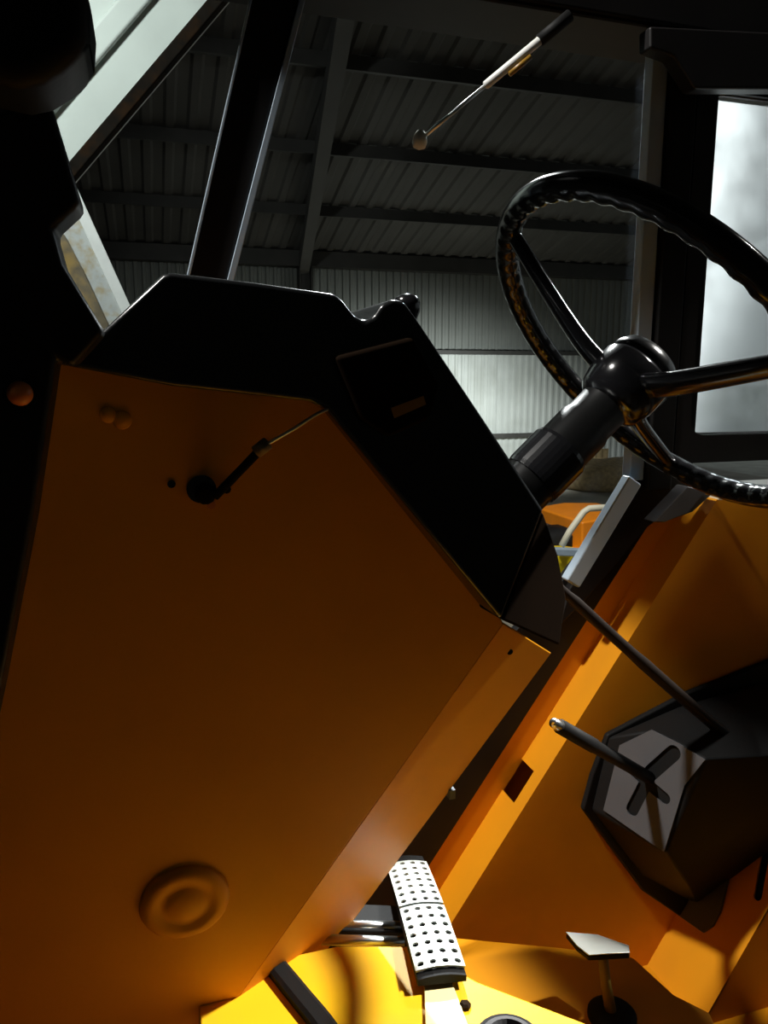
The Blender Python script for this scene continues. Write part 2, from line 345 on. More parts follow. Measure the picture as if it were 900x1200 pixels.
bm = bmesh.new(); prism(bm, [onZ(x, y, PZ)+Vector((0, 0, .001)) for x, y in ((478, 1109), (520, 1128), (548, 1203), (566, 1260), (500, 1260), (497, 1160))], Vector((0, 0, .003))); link_bm('glare_plate', bm, PALEY, plat, bevel=.001)  # paler plate added to carry the white-hot glare on the platform
for x, y in ((545, 1180),):
    bm = bmesh.new(); lathe(bm, [(.0065, 0), (.0065, .004), (.004, .006), (0, .006)], onZ(x, y, PZ), (0, 0, 1), 6); link_bm('bolt', bm, RUST, plat)
bm = bmesh.new(); lathe(bm, [(.030, 0), (.030, .006), (.024, .008), (.022, .003), (0, .003)], onZ(597, 1224, PZ), (0, 0, 1)); link_bm('filler_cap', bm, GREYP, plat, smooth=False)
bm = bmesh.new(); lathe(bm, [(.036, .0), (.036, .003), (.031, .003)], onZ(597, 1224, PZ), (0, 0, 1)); link_bm('seal', bm, RUBBER, plat)

# right side wall: near plate, step flange with notch, far plate, black front corner
def W1(x, y): return onY(x, y, YW)
def W2(x, y): return onY(x, y, YW2)
bA, bB = W1(842, 586), W1(522, 1096)                     # bend line
bd = bB-bA
def bend(s): return bA+bd*s
def sOf(y): # parameter on bend by pixel row
    lo, hi = -.2, 1.3
    for _ in range(30):
        m = (lo+hi)/2; p = bend(m)-CAM; yy = 600-FPX*p.dot(up)/p.dot(fw)
        if yy < y: lo = m
        else: hi = m
    return lo
bot = CAM.z+FZ
bmn = bmesh.new(); pl = [bA, A(1.75, YW, (bA-CAM).z+.01), A(1.75, YW, FZ), Vector((bB.x, YW, bot)), bB]
prism(bmn, pl, Vector((0, .004, 0))); wr = prop(link_bm('wall_right', bmn, ORANGE), kind='structure')
# flange: strip from the bend back to YW2, with the notch cut from its far edge
def fl(s, k): p = bend(s); return Vector((p.x, YW+(YW2-YW)*k, p.z))
bm = bmesh.new(); 
s1, s2 = sOf(914), sOf(952)
def quad(pts):
    nrm = Vector((bd.z, 0, -bd.x)).normalized()
    prism(bm, pts, nrm*.003)
quad([fl(-.0, 0), fl(-.0, .75), fl(s1, .92), fl(s1, .0)]) if False else None
quad([fl(0, 0), fl(0, .55), fl(.05, .9), fl(.055, 1), fl(s1, 1), fl(s1, 0)])
quad([fl(s1, 0), fl(s1, .38), fl(s2, .38), fl(s2, 0)])
quad([fl(s2, 0), fl(s2, 1), fl(1.0, 1), fl(1.0, 0)])
link_bm('flange', bm, ORANGE, wr)
# stepped-back plate (parallel strip left of the flange)
p1, p2 = W2(800, 590), W2(757, 618); p3 = W2(497, 1022)
e = [fl(.0, 1), fl(1.0, 1), Vector((fl(1, 1).x, YW2, bot)), Vector((p3.x-.1, YW2, bot)), p3, p2, p1]
bm = bmesh.new(); prism(bm, e, Vector((0, .004, 0))); link_bm('back_plate', bm, ORANGE, wr)
bm = bmesh.new(); e = [p2+Vector((0, -.002, 0)), p3+Vector((0, -.002, 0)), Vector((p3.x-.1, YW2-.002, bot)), A(-.2, YW2-.002, FZ), A(-.2, YW2-.002, -.45), onY(600, 745, YW2-.002), onY(660, 680, YW2-.002), onY(728, 590, YW2-.002), onY(800, 585, YW2-.002)]
prism(bm, e, Vector((0, .02, 0))); link_bm('black_corner_plate', bm, BPAINT, wr)  # flat black plate filling the front corner
bm = bmesh.new(); box(bm, A(-.24, .6, FZ), A(-.2, 1.2, -.3)); link_bm('toe_board', bm, BPAINT, wr)
# grey angled lip on top of wall
bm = bmesh.new(); beam(bm, onY(668, 683, 1.14), onY(741, 562, 1.14), .03, .022, Vector((0, 1, 0))); link_bm('window_ledge', bm, SILVER, wr, bevel=.003)
bm = bmesh.new(); prism(bm, [onY(x, y, YW-.005) for x, y in ((766, 612), (806, 570), (836, 578), (812, 600), (792, 607), (780, 612))], Vector((0, .03, 0))); link_bm('corner_bracket', bm, GREYP, wr, bevel=.002)
bm = bmesh.new(); lathe(bm, [(.005, 0), (.005, .006), (0, .007)], onY(829, 577, YW-.006), (0, -1, 0), 8); link_bm('bolt', bm, AMBERL, wr)
bm = bmesh.new(); box(bm, bA*1, Vector((1.75+CAM.x, YW2+.05, bA.z+.012))); link_bm('sill_top', bm, CREAM, wr)
# outer skin (weather side) so that the wall has a thickness
bm = bmesh.new(); prism(bm, [A(-.2, 1.22, FZ-.1), A(1.75, 1.22, FZ-.1), A(1.75, 1.22, bA.z-CAM.z), A(1.1, 1.22, bA.z-CAM.z), A(.62, 1.22, -.62), A(-.2, 1.22, -.8)], Vector((0, .03, 0))); link_bm('outer_skin', bm, ORANGE, wr)

# pillars, header and windows of the right side
def vline(x, y, Y, z): p = onY(x, y, Y); return Vector((p.x, p.y, CAM.z+z))
YB = 1.16
pt, pb = onY(790, 62, YB), onY(772, 560, YB)
px_ = lambda x: onY(x, 300, YB).x
zt, zb_ = CAM.z+.66, onY(760, 575, YB).z
bm = bmesh.new(); box(bm, (px_(768), YB, zb_), (px_(830), YB+.05, zt)); pil = prop(link_bm('trim_1', bm, BPAINT, bevel=.003), kind='structure')
bm = bmesh.new(); box(bm, (px_(751), YB-.004, zb_+.02), (px_(768), YB+.02, zt)); link_bm('pillar_edge', bm, SILVER, pil, bevel=.002)
bm = bmesh.new(); box(bm, (px_(771), YB-.012, zb_), (px_(800), YB, zt)); link_bm('pillar_cover', bm, POD, pil, bevel=.004)
bm = bmesh.new(); prism(bm, [onY(x, y, YB-.002) for x, y in ((741, 548), (800, 545), (806, 580), (762, 615), (690, 700), (655, 735), (668, 690), (737, 575))], Vector((0, .02, 0))); link_bm('pillar_foot', bm, BPAINT, pil, bevel=.003)
# window_1: dusty rear side pane with rounded corners in a black frame
Yw = 1.15
def rrect(x0, x1, z0, z1, r, n=6):
    out = []
    for cx, cz, a0 in ((x1-r, z1-r, 0), (x0+r, z1-r, 90), (x0+r, z0+r, 180), (x1-r, z0+r, 270)):
        for k in range(n+1):
            a = math.radians(a0+90*k/n); out.append((cx+r*math.cos(a), cz+r*math.sin(a)))
    return out
wx0 = onY(823, 300, Yw).x; wx1 = wx0+.62; wz1 = onY(835, 106, Yw).z; wz0 = onY(850, 509, Yw).z
inn = rrect(wx0, wx1, wz0, wz1, .028)
fo = [(wx1+.04, wz1+.04), (wx0-.03, wz1+.04), (wx0-.03, wz0-.05), (wx1+.04, wz0-.05)]
bm = bmesh.new(); N = len(inn); q = N//4
def ringf(Y):
    I = [bm.verts.new((x, Y, z)) for x, z in inn]
    O = [bm.verts.new((x, Y, z)) for x, z in fo]; return I, O
I1, O1 = ringf(Yw); I2, O2 = ringf(Yw+.03)
for I, O in ((I1, O1), (I2, O2)):
    for c in range(4):
        for k in range(q-1): bm.faces.new([I[c*q+k], I[c*q+k+1], O[c]])
        bm.faces.new([I[c*q+q-1], I[(c*q+q) % N], O[(c+1) % 4], O[c]])
for k in range(N): bm.faces.new([I1[k], I1[(k+1) % N], I2[(k+1) % N], I2[k]])
for k in range(4): bm.faces.new([O1[k], O1[(k+1) % 4], O2[(k+1) % 4], O2[k]])
win = prop(link_bm('window_1', bm, BPAINT), kind='structure')
bm = bmesh.new(); bm.faces.new([bm.verts.new((x, Yw+.018, z)) for x, z in rrect(wx0-.006, wx1+.006, wz0-.006, wz1+.006, .03)]); link_bm('pane', bm, DIRTY, win)
bm = bmesh.new(); tube(bm, [Vector((x, Yw+.012, z)) for x, z in inn+inn[:1]], .0035, 6, False); link_bm('weatherstrip', bm, GREYP, win)
# header rail above side windows, roof rails
ha, hb = onY(380, -6, 1.17), onY(765, 54, 1.17); hz = lambda x: ha.z+(hb.z-ha.z)*(x-ha.x)/(hb.x-ha.x)
hx0, hx1 = -.15, 2.0
bm = bmesh.new(); prism(bm, [Vector((hx0, 1.10, hz(hx0))), Vector((hx1, 1.10, hz(hx1))), Vector((hx1, 1.10, hz(hx1)+.22)), Vector((hx0, 1.10, hz(hx0)+.22))], Vector((0, .14, 0)))
hd = prop(link_bm('trim_2', bm, BPAINT, bevel=.006), kind='structure')
bm = bmesh.new(); beam(bm, Vector((hx0, 1.106, hz(hx0)-.001)), Vector((hx1, 1.106, hz(hx1)-.001)), .008, .004); link_bm('seal_lip', bm, RUST, hd)
bm = bmesh.new(); prism(bm, [onY(x, y, 1.09) for x, y in ((762, 30), (960, 40), (960, 104), (815, 104), (790, 66), (762, 56))], Vector((0, .03, 0))); link_bm('header_cover', bm, BPAINT, hd, bevel=.004)
zr = hz(.6)+.2
bm = bmesh.new(); box(bm, (1.85, .0, zr), (2.0, 1.2, zr+.05)); box(bm, (-.05, .0, zr), (.12, 1.2, zr+.05)); box(bm, (-.05, -.05, zr), (2.0, .06, zr+.05)); link_bm('roof_rail', bm, BPAINT, hd, bevel=.01)
# window_2: clear front side glass
bm = bmesh.new(); bm.faces.new([bm.verts.new(p) for p in (onY(275, 330, 1.19), onY(668, 690, 1.19), onY(745, 560, 1.19), Vector((px_(752), 1.19, zt-.05)), onY(345, -20, 1.19))])
prop(link_bm('window_2', bm, CLEAR), kind='structure')
# far front pillar
def pillar(name, pts, Y, th):
    bm = bmesh.new(); prism(bm, [onY(x, y, Y) for x, y in pts], Vector((0, th, 0))); return bm
bm = pillar('', [(308, -60), (366, -60), (263, 345), (216, 345)], 1.12, .05); fp = prop(link_bm('trim_3', bm, BPAINT, bevel=.005), kind='structure')
bm = pillar('', [(366, -60), (373, -60), (270, 345), (262, 345)], 1.115, .02); link_bm('right_seal', bm, SILVER, fp, bevel=.001)
bm = pillar('', [(306, -60), (309, -60), (218, 345), (214, 345)], 1.115, .02); link_bm('left_seal', bm, SILVER, fp, bevel=.001)
# near front pillar, door frame and visor
bm = pillar('', [(-90, -60), (-2, -60), (52, 97), (95, 238), (62, 268), (74, 310), (122, 389), (85, 430), (66, 420), (38, 610), (0, 810), (-60, 1100), (-200, 1100), (-200, -60)], .56, .04)
np_ = prop(link_bm('door_1', bm, BPAINT, bevel=.004), kind='structure')
bm = bmesh.new(); c = onY(24, 461, .556); lathe(bm, [(.008, 0), (.008, .003), (.005, .0065), (0, .0075)], c, (0, -1, 0)); link_bm('round_reflector', bm, AMBER, np_, smooth=True)
bm = bmesh.new(); c = onY(24, 461, .558); lathe(bm, [(.0105, 0), (.0105, .003), (.008, .003)], c, (0, -1, 0)); link_bm('reflector_ring', bm, RUBBER, np_)
vp = [onY(x, y, .45) for x, y in ((-60, -60), (92, -60), (106, 5), (104, 42), (94, 66), (50, 92), (20, 98), (-60, 80))]
t = thing('mirror_housing', vp[4], 'black rounded housing fixed high on the near windscreen pillar', 'mirror')
bm = bmesh.new(); prism(bm, vp, Vector((0, .06, 0))); link_bm('shell', bm, POD, t, bevel=.012, seg=3)
bm = bmesh.new(); beam(bm, onY(20, 60, .50), onY(10, 120, .57), .02, .02, Vector((0,1,0))); link_bm('bracket', bm, BLACK, t)

# ---------------------------------------------------------------- orange console
# side plate leans inward towards the floor
def CY(zrel): return .655 + (-zrel)*(.105/.68)
PN = Vector((0, 1, .105/.68)).normalized(); PP = A(0, .655, 0)
def CP(x, y, d=0): return onP(x, y, PP+PN*d, PN)
cB = CP(275, 1175); cA = CP(590, 730)
below = lambda p: p+(CP(240, 1225)-cB)*1.0
near = [CP(63, 400), CP(200, 395), CP(390, 410), cA, cB, CP(230, 1238), CP(-80, 1290), CP(-60, 1100), CP(0, 806), CP(38, 610), CP(64, 430)]
t = thing('console', A(.0, .8, PZ), 'tall orange sheet metal console under the black dash cover', 'console')
bm = bmesh.new(); prism(bm, near, PN*.004); cs = link_bm('side_panel', bm, ORANGE, t, bevel=.0015)
# rear corner fold that turns away from the door
cC, cD = CP(646, 765, .085), CP(345, 1172, .085); cD = cD+(cD-cC)*.08; cE = cB+(cB-cA)*.06
bm = bmesh.new(); o3 = PN*.004; prism(bm, [cA, cC, cD, cE], PN*.004); link_bm('corner_fold', bm, ORANGE, t, bevel=.002)
bm = bmesh.new(); prism(bm, [cC, cD, cD+Vector((-.22, .16, 0)), cC+Vector((-.22, .16, 0))], Vector((-.004, 0, 0))); link_bm('rear_panel', bm, ORANGE, t)
bm = bmesh.new(); lathe(bm, [(.0035, 0), (.0035, .001), (0, .001)], (cA*.65+cC*.35)+(cB-cA)*.045, -PN, 10); link_bm('hole', bm, BLACK, t)
# pressed round boss, holes
bm = bmesh.new(); lathe(bm, [(.046, -.001), (.044, .004), (.039, .0075), (.031, .008), (.027, .0055), (.020, .0055), (.017, .0075), (0, .008)], CP(217, 1056), -PN, 40); link_bm('round_boss', bm, ORANGE, t, smooth=True)
c = CP(236, 573)
bm = bmesh.new(); lathe(bm, [(.0125, 0), (.0125, .0012), (0, .0012)], c, -PN, 24); link_bm('cable_hole', bm, BLACK, t)
bm = bmesh.new(); lathe(bm, [(.009, .001), (.009, .004), (.006, .007), (0, .007)], c+Vector((.003, 0, -.004)), -PN, 12); link_bm('cable_clamp', bm, RUST, t)
bm = bmesh.new(); lathe(bm, [(.0035, 0), (.0035, .001), (0, .001)], CP(201, 567), -PN, 10); link_bm('hole', bm, BLACK, t)
bm = bmesh.new(); lathe(bm, [(.004, 0), (.004, .004), (0, .005)], CP(265, 572), -PN, 8); link_bm('screw', bm, RUST, t)
bm = bmesh.new(); lathe(bm, [(.004, 0), (.004, .004), (0, .005)], CP(247, 590), -PN, 8); link_bm('screw', bm, AMBER, t)
for x, y, r_ in ((127, 486, .007), (143, 492, .008)):
    bm = bmesh.new(); lathe(bm, [(r_, 0), (r_*.8, .0015), (0, .002)], CP(x, y), -PN, 14); link_bm('pressed_dimple', bm, ORANGE, t, smooth=True)
bm = bmesh.new(); box(bm, Vector((-.004, -.006, -.006)), Vector((.004, .004, .006)), Matrix.Translation((cC*.64+cD*.36)+Vector((.004, 0, 0)))); link_bm('tab', bm, GREYP, t)
# control cable running up into the dash
t = thing('control_cable', CP(250, 582), 'thin bare control rod running from console hole up under dash cover', 'cable')
bm = bmesh.new(); tube(bm, [CP(252, 582, -.008), CP(280, 553, -.016), CP(306, 526, -.02)], .0038, 8); link_bm('sleeve', bm, RUST, t, smooth=True)
bm = bmesh.new(); tube(bm, [CP(300, 530, -.019), CP(314, 519, -.021)], .0058, 8); link_bm('ferrule', bm, WOODB, t, smooth=True)
bm = bmesh.new(); tube(bm, bez([CP(310, 522, -.021), CP(345, 502, -.022), CP(372, 485, -.02), CP(398, 474, -.012)], 5), .0016, 6); link_bm('wire', bm, CHROME, t, smooth=True)

# ---------------------------------------------------------------- black dash cover
t = thing('dash_cover', A(.1, .8, -.1), 'black moulded instrument cover on top of the orange console', 'dashboard')
YD = .64
low = [(60, 425), (200, 452), (365, 470), (383, 480)]
prof = [(72, 384), (118, 389), (128, 380), (190, 322), (200, 319), (300, 331), (392, 344), (402, 352), (416, 370), (428, 376), (438, 371), (447, 357), (460, 350), (474, 353), (488, 372), (566, 489), (640, 602), (652, 648), (640, 610), (587, 727), (383, 480), (365, 470), (200, 452), (60, 425)]
outl = [(72, 384), (118, 389), (128, 380), (190, 322), (200, 319), (300, 331), (392, 344), (402, 352), (416, 370), (428, 376), (438, 371), (447, 357), (460, 350), (474, 353), (488, 372), (566, 489), (638, 598), (588, 727), (484, 602), (383, 480), (365, 470), (200, 452), (60, 425)]
bm = bmesh.new(); prism(bm, [onY(x, y, YD) for x, y in outl], Vector((0, .28, 0))); link_bm('cover', bm, BLACK, t, bevel=.007, seg=4)
# lower rear corner piece
cc = [onY(638, 598, YD), onY(588, 727, YD)]
bm = bmesh.new(); a = [onY(637, 600, YD+.002), onY(653, 648, YD+.045), onY(664, 700, YD+.05), onY(656, 757, YD+.045), onY(589, 727, YD+.002)]
prism(bm, a, Vector((-.012, .16, 0))); link_bm('rear_corner', bm, DBROWN, t, bevel=.003)
# switch plate pod on the side with a yellowish glint painted on it
bm = bmesh.new(); prism(bm, [onY(x, y, YD-.001) for x, y in ((390, 418), (480, 395), (512, 452), (500, 490), (452, 512), (420, 490))], Vector((0, -.010, 0))); sp = link_bm('switch_plate', bm, DBROWN, t, bevel=.004)
bm = bmesh.new(); prism(bm, [onY(x, y, YD-.011) for x, y in ((458, 478), (496, 464), (499, 474), (462, 490))], Vector((0, -.001, 0))); link_bm('painted_glint', bm, AMBERL, sp)  # glint put on as a thin coloured patch
bm = bmesh.new(); lathe(bm, [(.010, -.03), (.0075, -.01), (.0125, 0), (.0135, .008), (.011, .014), (.005, .017), (0, .0175)], onY(477, 366, .72), (-.1, 0, 1)); link_bm('knob', bm, GLOSS, t, smooth=True)

# ---------------------------------------------------------------- steering column and wheel
n = Vector((.742, .013, .67)).normalized(); C0 = A(.544, .75, .021)
a_ = n.cross(Vector((0, 0, 1))).normalized(); b_ = n.cross(a_)
R = .22
t = thing('steering_column', C0-n*.42, 'thick black steering column rising out behind the dash', 'column')
bm = bmesh.new(); lathe(bm, [(.031, -.48), (.031, -.115), (.0285, -.108), (.0285, -.075)], C0, n, 36); link_bm('column_tube', bm, BPAINT if False else mat('satin_black_tube', (.006, .006, .006), .3, spec=.35), t, bevel=.001)
bm = bmesh.new(); lathe(bm, [(.0335, -.20), (.0345, -.195), (.0345, -.155), (.0325, -.15)], C0, n, 36); link_bm('collar', bm, GLOSS, t, smooth=False)
t = thing('steering_wheel', C0-n*.05, 'black three spoked steering wheel with scalloped grip', 'steering wheel')
bm = bmesh.new(); NS, MS = 288, 16; rings = []
for i in range(NS):
    th = 2*PI*i/NS; rad = a_*math.cos(th)+b_*math.sin(th); ring = []
    for k in range(MS):
        ph = 2*PI*k/MS; cx, cz = math.cos(ph), math.sin(ph)        # cx outward, cz along axis
        sc = max(0, -.8*cx-.6*cz)                                 # finger scallops on the inner underside
        rr = .0140+.0010*sc*math.cos(th*56)
        ring.append(bm.verts.new(C0+rad*(R+cx*rr)+n*cz*rr))
    rings.append(ring)
for i in range(NS):
    for k in range(MS): bm.faces.new([rings[i][k], rings[i][(k+1) % MS], rings[(i+1) % NS][(k+1) % MS], rings[(i+1) % NS][k]])
link_bm('rim', bm, GLOSS, t, smooth=True)
for k in range(3):
    th = math.radians(2+120*k); rad = a_*math.cos(th)+b_*math.sin(th); tg = n.cross(rad)
    pts = [C0-n*.048+rad*.018, C0-n*.042+rad*.07, C0-n*.02+rad*.15, C0+rad*(R-.004)]
    bm = bmesh.new(); P = bez(pts, 6); prev = None
    for i, p in enumerate(P):
        f = i/(len(P)-1); w_ = .017-.006*f; h_ = .010-.002*f
        d = (P[min(i+1, len(P)-1)]-P[max(i-1, 0)]).normalized(); nn = tg.cross(d).normalized()
        ring = [bm.verts.new(p+tg*w_*math.cos(q_)+nn*h_*math.sin(q_)) for q_ in [2*PI*j/12 for j in range(12)]]
        if prev:
            for j in range(12): bm.faces.new([prev[j], prev[(j+1) % 12], ring[(j+1) % 12], ring[j]])
        else: bm.faces.new(ring[::-1])
        prev = ring
    bm.faces.new(prev); link_bm('spoke', bm, GLOSS, t, smooth=True)
bm = bmesh.new(); lathe(bm, [(.029, -.082), (.038, -.074), (.043, -.055), (.044, -.030), (.042, -.026)], C0, n, 40); link_bm('hub', bm, GLOSS, t, smooth=True)
bm = bmesh.new(); lathe(bm, [(.042, -.027), (.041, -.015), (.036, -.006), (.024, -.001), (0, .001)], C0, n, 40); link_bm('horn_cap', bm, BLACK, t, smooth=True)

# ---------------------------------------------------------------- double foot pedal
p0, p1 = onD(518, 1144, .86), onD(474, 1008, 1.10)            # near and far end of the tread
ax = (p1-p0); L = ax.length; ax.normalize()
wd = (rt - ax*rt.dot(ax)).normalized(); nr = wd.cross(ax)
if nr.z < 0: nr = -nr
t = thing('foot_pedal', p0-nr*.05, 'long black foot pedal topped with two perforated metal tread plates', 'pedal')
wid = .057
def surf(u, v):                     # u 0..1 along, v -.5...5 across, arched crown
    k = math.cos(v*PI*.75)
    return p0+ax*(u*L)+wd*(v*wid)+nr*(.006*k + .010*math.sin(PI*min(1, max(0, u)))*.6)
def tread(u0, u1, nu, nv, m):
    bm = bmesh.new(); cell = []
    mg = .06
    for i in range(nu):
        for j in range(nv):
            ua = u0+(u1-u0)*(i/nu); ub = u0+(u1-u0)*((i+1)/nu); va = -.5+j/nv; vb = -.5+(j+1)/nv
            uc, vc = (ua+ub)/2, (va+vb)/2
            O = [(ua, va), (ua, vc), (ua, vb), (uc, vb), (ub, vb), (ub, vc), (ub, va), (uc, va)]
            ov = [bm.verts.new(surf(*p)) for p in O]; iv = []
            for (u, v) in O:
                du, dv_ = (u-uc)/(ub-ua)*2, (v-vc)/(vb-va)*2; q_ = math.hypot(du, dv_)
                iv.append(bm.verts.new(surf(uc+du/q_*.50*(ub-ua)/2, vc+dv_/q_*.58*(vb-va)/2)))
            for k in range(8): bm.faces.new([ov[k], ov[(k+1) % 8], iv[(k+1) % 8], iv[k]])
    bmesh.ops.remove_doubles(bm, verts=bm.verts[:], dist=1e-5)
    return link_bm('tread_plate', bm, m, t, solid=.0025)
tread(.03, .475, 7, 4, ALU); tread(.495, .935, 7, 4, ALU)
bm = bmesh.new(); top_, bot_ = [], []
for i in range(13):
    u = -.005+1.04*i/12
    row = [surf(u, v)-nr*.0035 for v in [-.49+.98*j/6 for j in range(7)]]
    rb = [p-nr*(.009) if False else p0+ax*(u*L)+wd*(v*wid)-nr*.008 for p, v in zip(row, [-.49+.98*j/6 for j in range(7)])]
    top_.append([bm.verts.new(p) for p in row]); bot_.append([bm.verts.new(p) for p in rb])
for i in range(12):
    for j in range(6):
        bm.faces.new([top_[i][j], top_[i+1][j], top_[i+1][j+1], top_[i][j+1]]); bm.faces.new([bot_[i][j], bot_[i][j+1], bot_[i+1][j+1], bot_[i+1][j]])
    for j in (0, 6): bm.faces.new([top_[i][j], top_[i+1][j], bot_[i+1][j], bot_[i][j]])
for i in (0, 12):
    for j in range(6): bm.faces.new([top_[i][j], top_[i][j+1], bot_[i][j+1], bot_[i][j]])
link_bm('pedal_body', bm, RUBBER, t, smooth=False)
for (x0_, y0_, x1_, y1_, dd) in ((380, 1084, 470, 1086, .98), (372, 1101, 474, 1104, .955)):
    bm = bmesh.new(); tube(bm, [onD(x0_, y0_, dd), onD(x1_, y1_, dd)], .0065, 12); link_bm('pivot_rod', bm, CHROME, t, smooth=True)
bm = bmesh.new(); p = onD(400, 1112, .99); beam(bm, onD(360, 1100, 1.0), onD(478, 1104, 1.0), .05, .07); link_bm('pivot_block', bm, RUBBER, t, bevel=.003)
bm = bmesh.new(); beam(bm, p0+ax*L*.5-nr*.01, p0+ax*L*.62-nr*.13, .02, .01, wd); link_bm('pedal_arm', bm, RUBBER, t)
# black hose on platform
bm = bmesh.new(); pts = [onZ(x, y, PZ)+Vector((0, 0, .006)) for x, y in ((318, 1130), (352, 1172), (378, 1204), (402, 1240))]
beam(bm, pts[0], pts[1], .018, .010); 
bm.free(); bm = bmesh.new()
P = bez(pts, 4); prev = None
for i, p in enumerate(P):
    d = (P[min(i+1, len(P)-1)]-P[max(i-1, 0)]).normalized(); s = d.cross(Vector((0, 0, 1))).normalized()
    ring = [bm.verts.new(p+s*x_+Vector((0, 0, z_))) for x_, z_ in ((-.0115, -.006), (.0115, -.006), (.0115, .002), (.007, .005), (-.007, .005), (-.0115, .002))]
    if prev:
        for j in range(6): bm.faces.new([prev[j], prev[(j+1) % 6], ring[(j+1) % 6], ring[j]])
    else: bm.faces.new(ring[::-1])
    prev = ring
bm.faces.new(prev); prop(link_bm('rubber_strap', bm, RUBBER), 'black rubber strap lying over yellow platform at console foot', 'strap')

# ---------------------------------------------------------------- small floor pedal on a stem
pbz = onZ(717, 1192, SZ); pt0 = Vector((pbz.x, pbz.y, 0)); tp = onY(706, 1114, pbz.y-.0)
t = thing('stem_pedal', pbz, 'small metal topped pedal on an upright stem near lever console', 'pedal')
bm = bmesh.new(); lathe(bm, [(.034, 0), (.034, .006), (.026, .012), (.012, .014)], pbz, (0, 0, 1)); link_bm('base', bm, RUBBER, t, smooth=True)
bm = bmesh.new(); tube(bm, [pbz, (pbz+tp)/2+Vector((-.002, 0, 0)), tp], [.0085, .0075, .007], 12); link_bm('stem', bm, mat('worn_brass_stem', (.22, .14, .02), .5), t, smooth=True)
g = [((664, 1098), 1.0), ((690, 1118), .965), ((708, 1121), .95), ((738, 1119), .93)]
dep = (tp-CAM).dot(fw)
def TD(x, y, k): return onD(x, y, dep*k)
topP = [TD(663, 1094, 1.04), TD(700, 1097, 1.06), TD(737, 1110, 1.03), TD(738, 1118, .98), TD(712, 1119, .97), TD(690, 1121, .97), TD(676, 1110, 1.0)]
bm = bmesh.new(); prism(bm, topP, Vector((0, 0, -.007))); link_bm('pedal_pad', bm, RUBBER, t, bevel=.002)
bm = bmesh.new(); prism(bm, [p+Vector((0, 0, .001)) for p in topP], Vector((0, 0, .002))); link_bm('pad_cover', bm, ALU, t, bevel=.001)

# ---------------------------------------------------------------- orange seat box with sloping front
Ys = .95
s0, s1_ = onY(833, 1182, Ys), onY(905, 1056, Ys); sd = (s1_-s0)
t = thing('seat_box', Vector((s0.x, Ys, CAM.z+FZ)), 'orange seat base box with sloping slotted front below lever console', 'seat base')
lo_ = s0+sd*((CAM.z+FZ-s0.z)/sd.z); hi_ = s0+sd*2.6
off = Vector((0, YW-Ys, 0))
nf = Vector((-sd.z, 0, sd.x)).normalized()
bm = bmesh.new(); prism(bm, [lo_, hi_, hi_+off, lo_+off], -nf*.004); fr = link_bm('front_plate', bm, ORANGE, t)
def FP(x, y): return onP(x, y, s0, nf)
cut = bmesh.new(); e0_, e1_ = FP(897, 1000), FP(888, 1050); dd = (e1_-e0_).normalized(); ss = dd.cross(nf)
ring = [e0_+(-dd*math.cos(a)+ss*math.sin(a))*.008 for a in [-PI/2+PI*k/8 for k in range(9)]]+[e1_+(dd*math.cos(a)+ss*-math.sin(a))*.008 for a in [-PI/2+PI*k/8 for k in range(9)]]
prism(cut, [p+nf*.02 for p in ring], -nf*.04); co = link_bm('cut', cut, BLACK); boolean_cut(fr, [co])
bm = bmesh.new(); prism(bm, [p-nf*.006 for p in [e0_-dd*.02-ss*.02, e0_-dd*.02+ss*.02, e1_+dd*.02+ss*.02, e1_+dd*.02-ss*.02]], -nf*.002); link_bm('slot_backing', bm, BLACK, t)
bm = bmesh.new(); prism(bm, [lo_+Vector((.001, 0, 0)), hi_, hi_+Vector((.6, 0, 0)), Vector((hi_.x+.6, Ys, lo_.z))], Vector((0, .004, 0))); link_bm('side_plate', bm, ORANGE, t)
bm = bmesh.new(); prism(bm, [hi_, hi_+off, hi_+off+Vector((.6, 0, 0)), hi_+Vector((.6, 0, 0))], Vector((0, 0, -.004))); link_bm('top_plate', bm, ORANGE, t)

# ---------------------------------------------------------------- black lever console on the side wall
t = thing('lever_console', onY(800, 950, 1.0), 'black moulded lever console with grey slotted gate plate on right wall', 'console')
Yb = YW-.002
backo = [(679, 945), (690, 905), (708, 858), (802, 809), (900, 771), (1000, 745), (1000, 960), (872, 990), (842, 1060), (826, 1093), (749, 1040)]
bm = bmesh.new(); prism(bm, [onY(x, y, Yb) for x, y in backo], Vector((0, -.012, 0))); link_bm('base_flange', bm, POD, t, bevel=.004)
g_far = [onY(709, 948, 1.06), onY(727, 873, 1.06), onY(764, 855, 1.06)]
g_n = (g_far[1]-g_far[0]).cross(onY(779, 998, .955)-g_far[0]).normalized()
if g_n.dot(CAM-g_far[0]) < 0: g_n = -g_n
def GP(x, y, d=0): return onP(x, y, g_far[0]+g_n*d, g_n)
gate = [(708, 949), (727, 873), (764, 855), (796, 871), (827, 890), (803, 920), (779, 998)]
hull = [GP(x, y, -.0025) for x, y in gate]
nearY = GP(779, 998).y
hull += [onY(x, y, YW-.014) for x, y in ((692, 948), (712, 864), (795, 828), (890, 800), (1000, 790), (1000, 940), (868, 975), (820, 1062), (752, 1026))]
hull += [onY(860, 890, nearY-.005), onY(1000, 880, nearY-.01), onY(1000, 935, nearY), onY(862, 960, nearY), onY(808, 1040, nearY+.05)]
bm = bmesh.new(); vs = [bm.verts.new(p) for p in hull]; r_ = bmesh.ops.convex_hull(bm, input=vs)
bmesh.ops.delete(bm, geom=[v for v in bm.verts if not v.link_faces], context='VERTS')
bmesh.ops.dissolve_limit(bm, angle_limit=.02, verts=bm.verts[:], edges=bm.edges[:])
link_bm('housing', bm, POD, t, bevel=.005, seg=3)
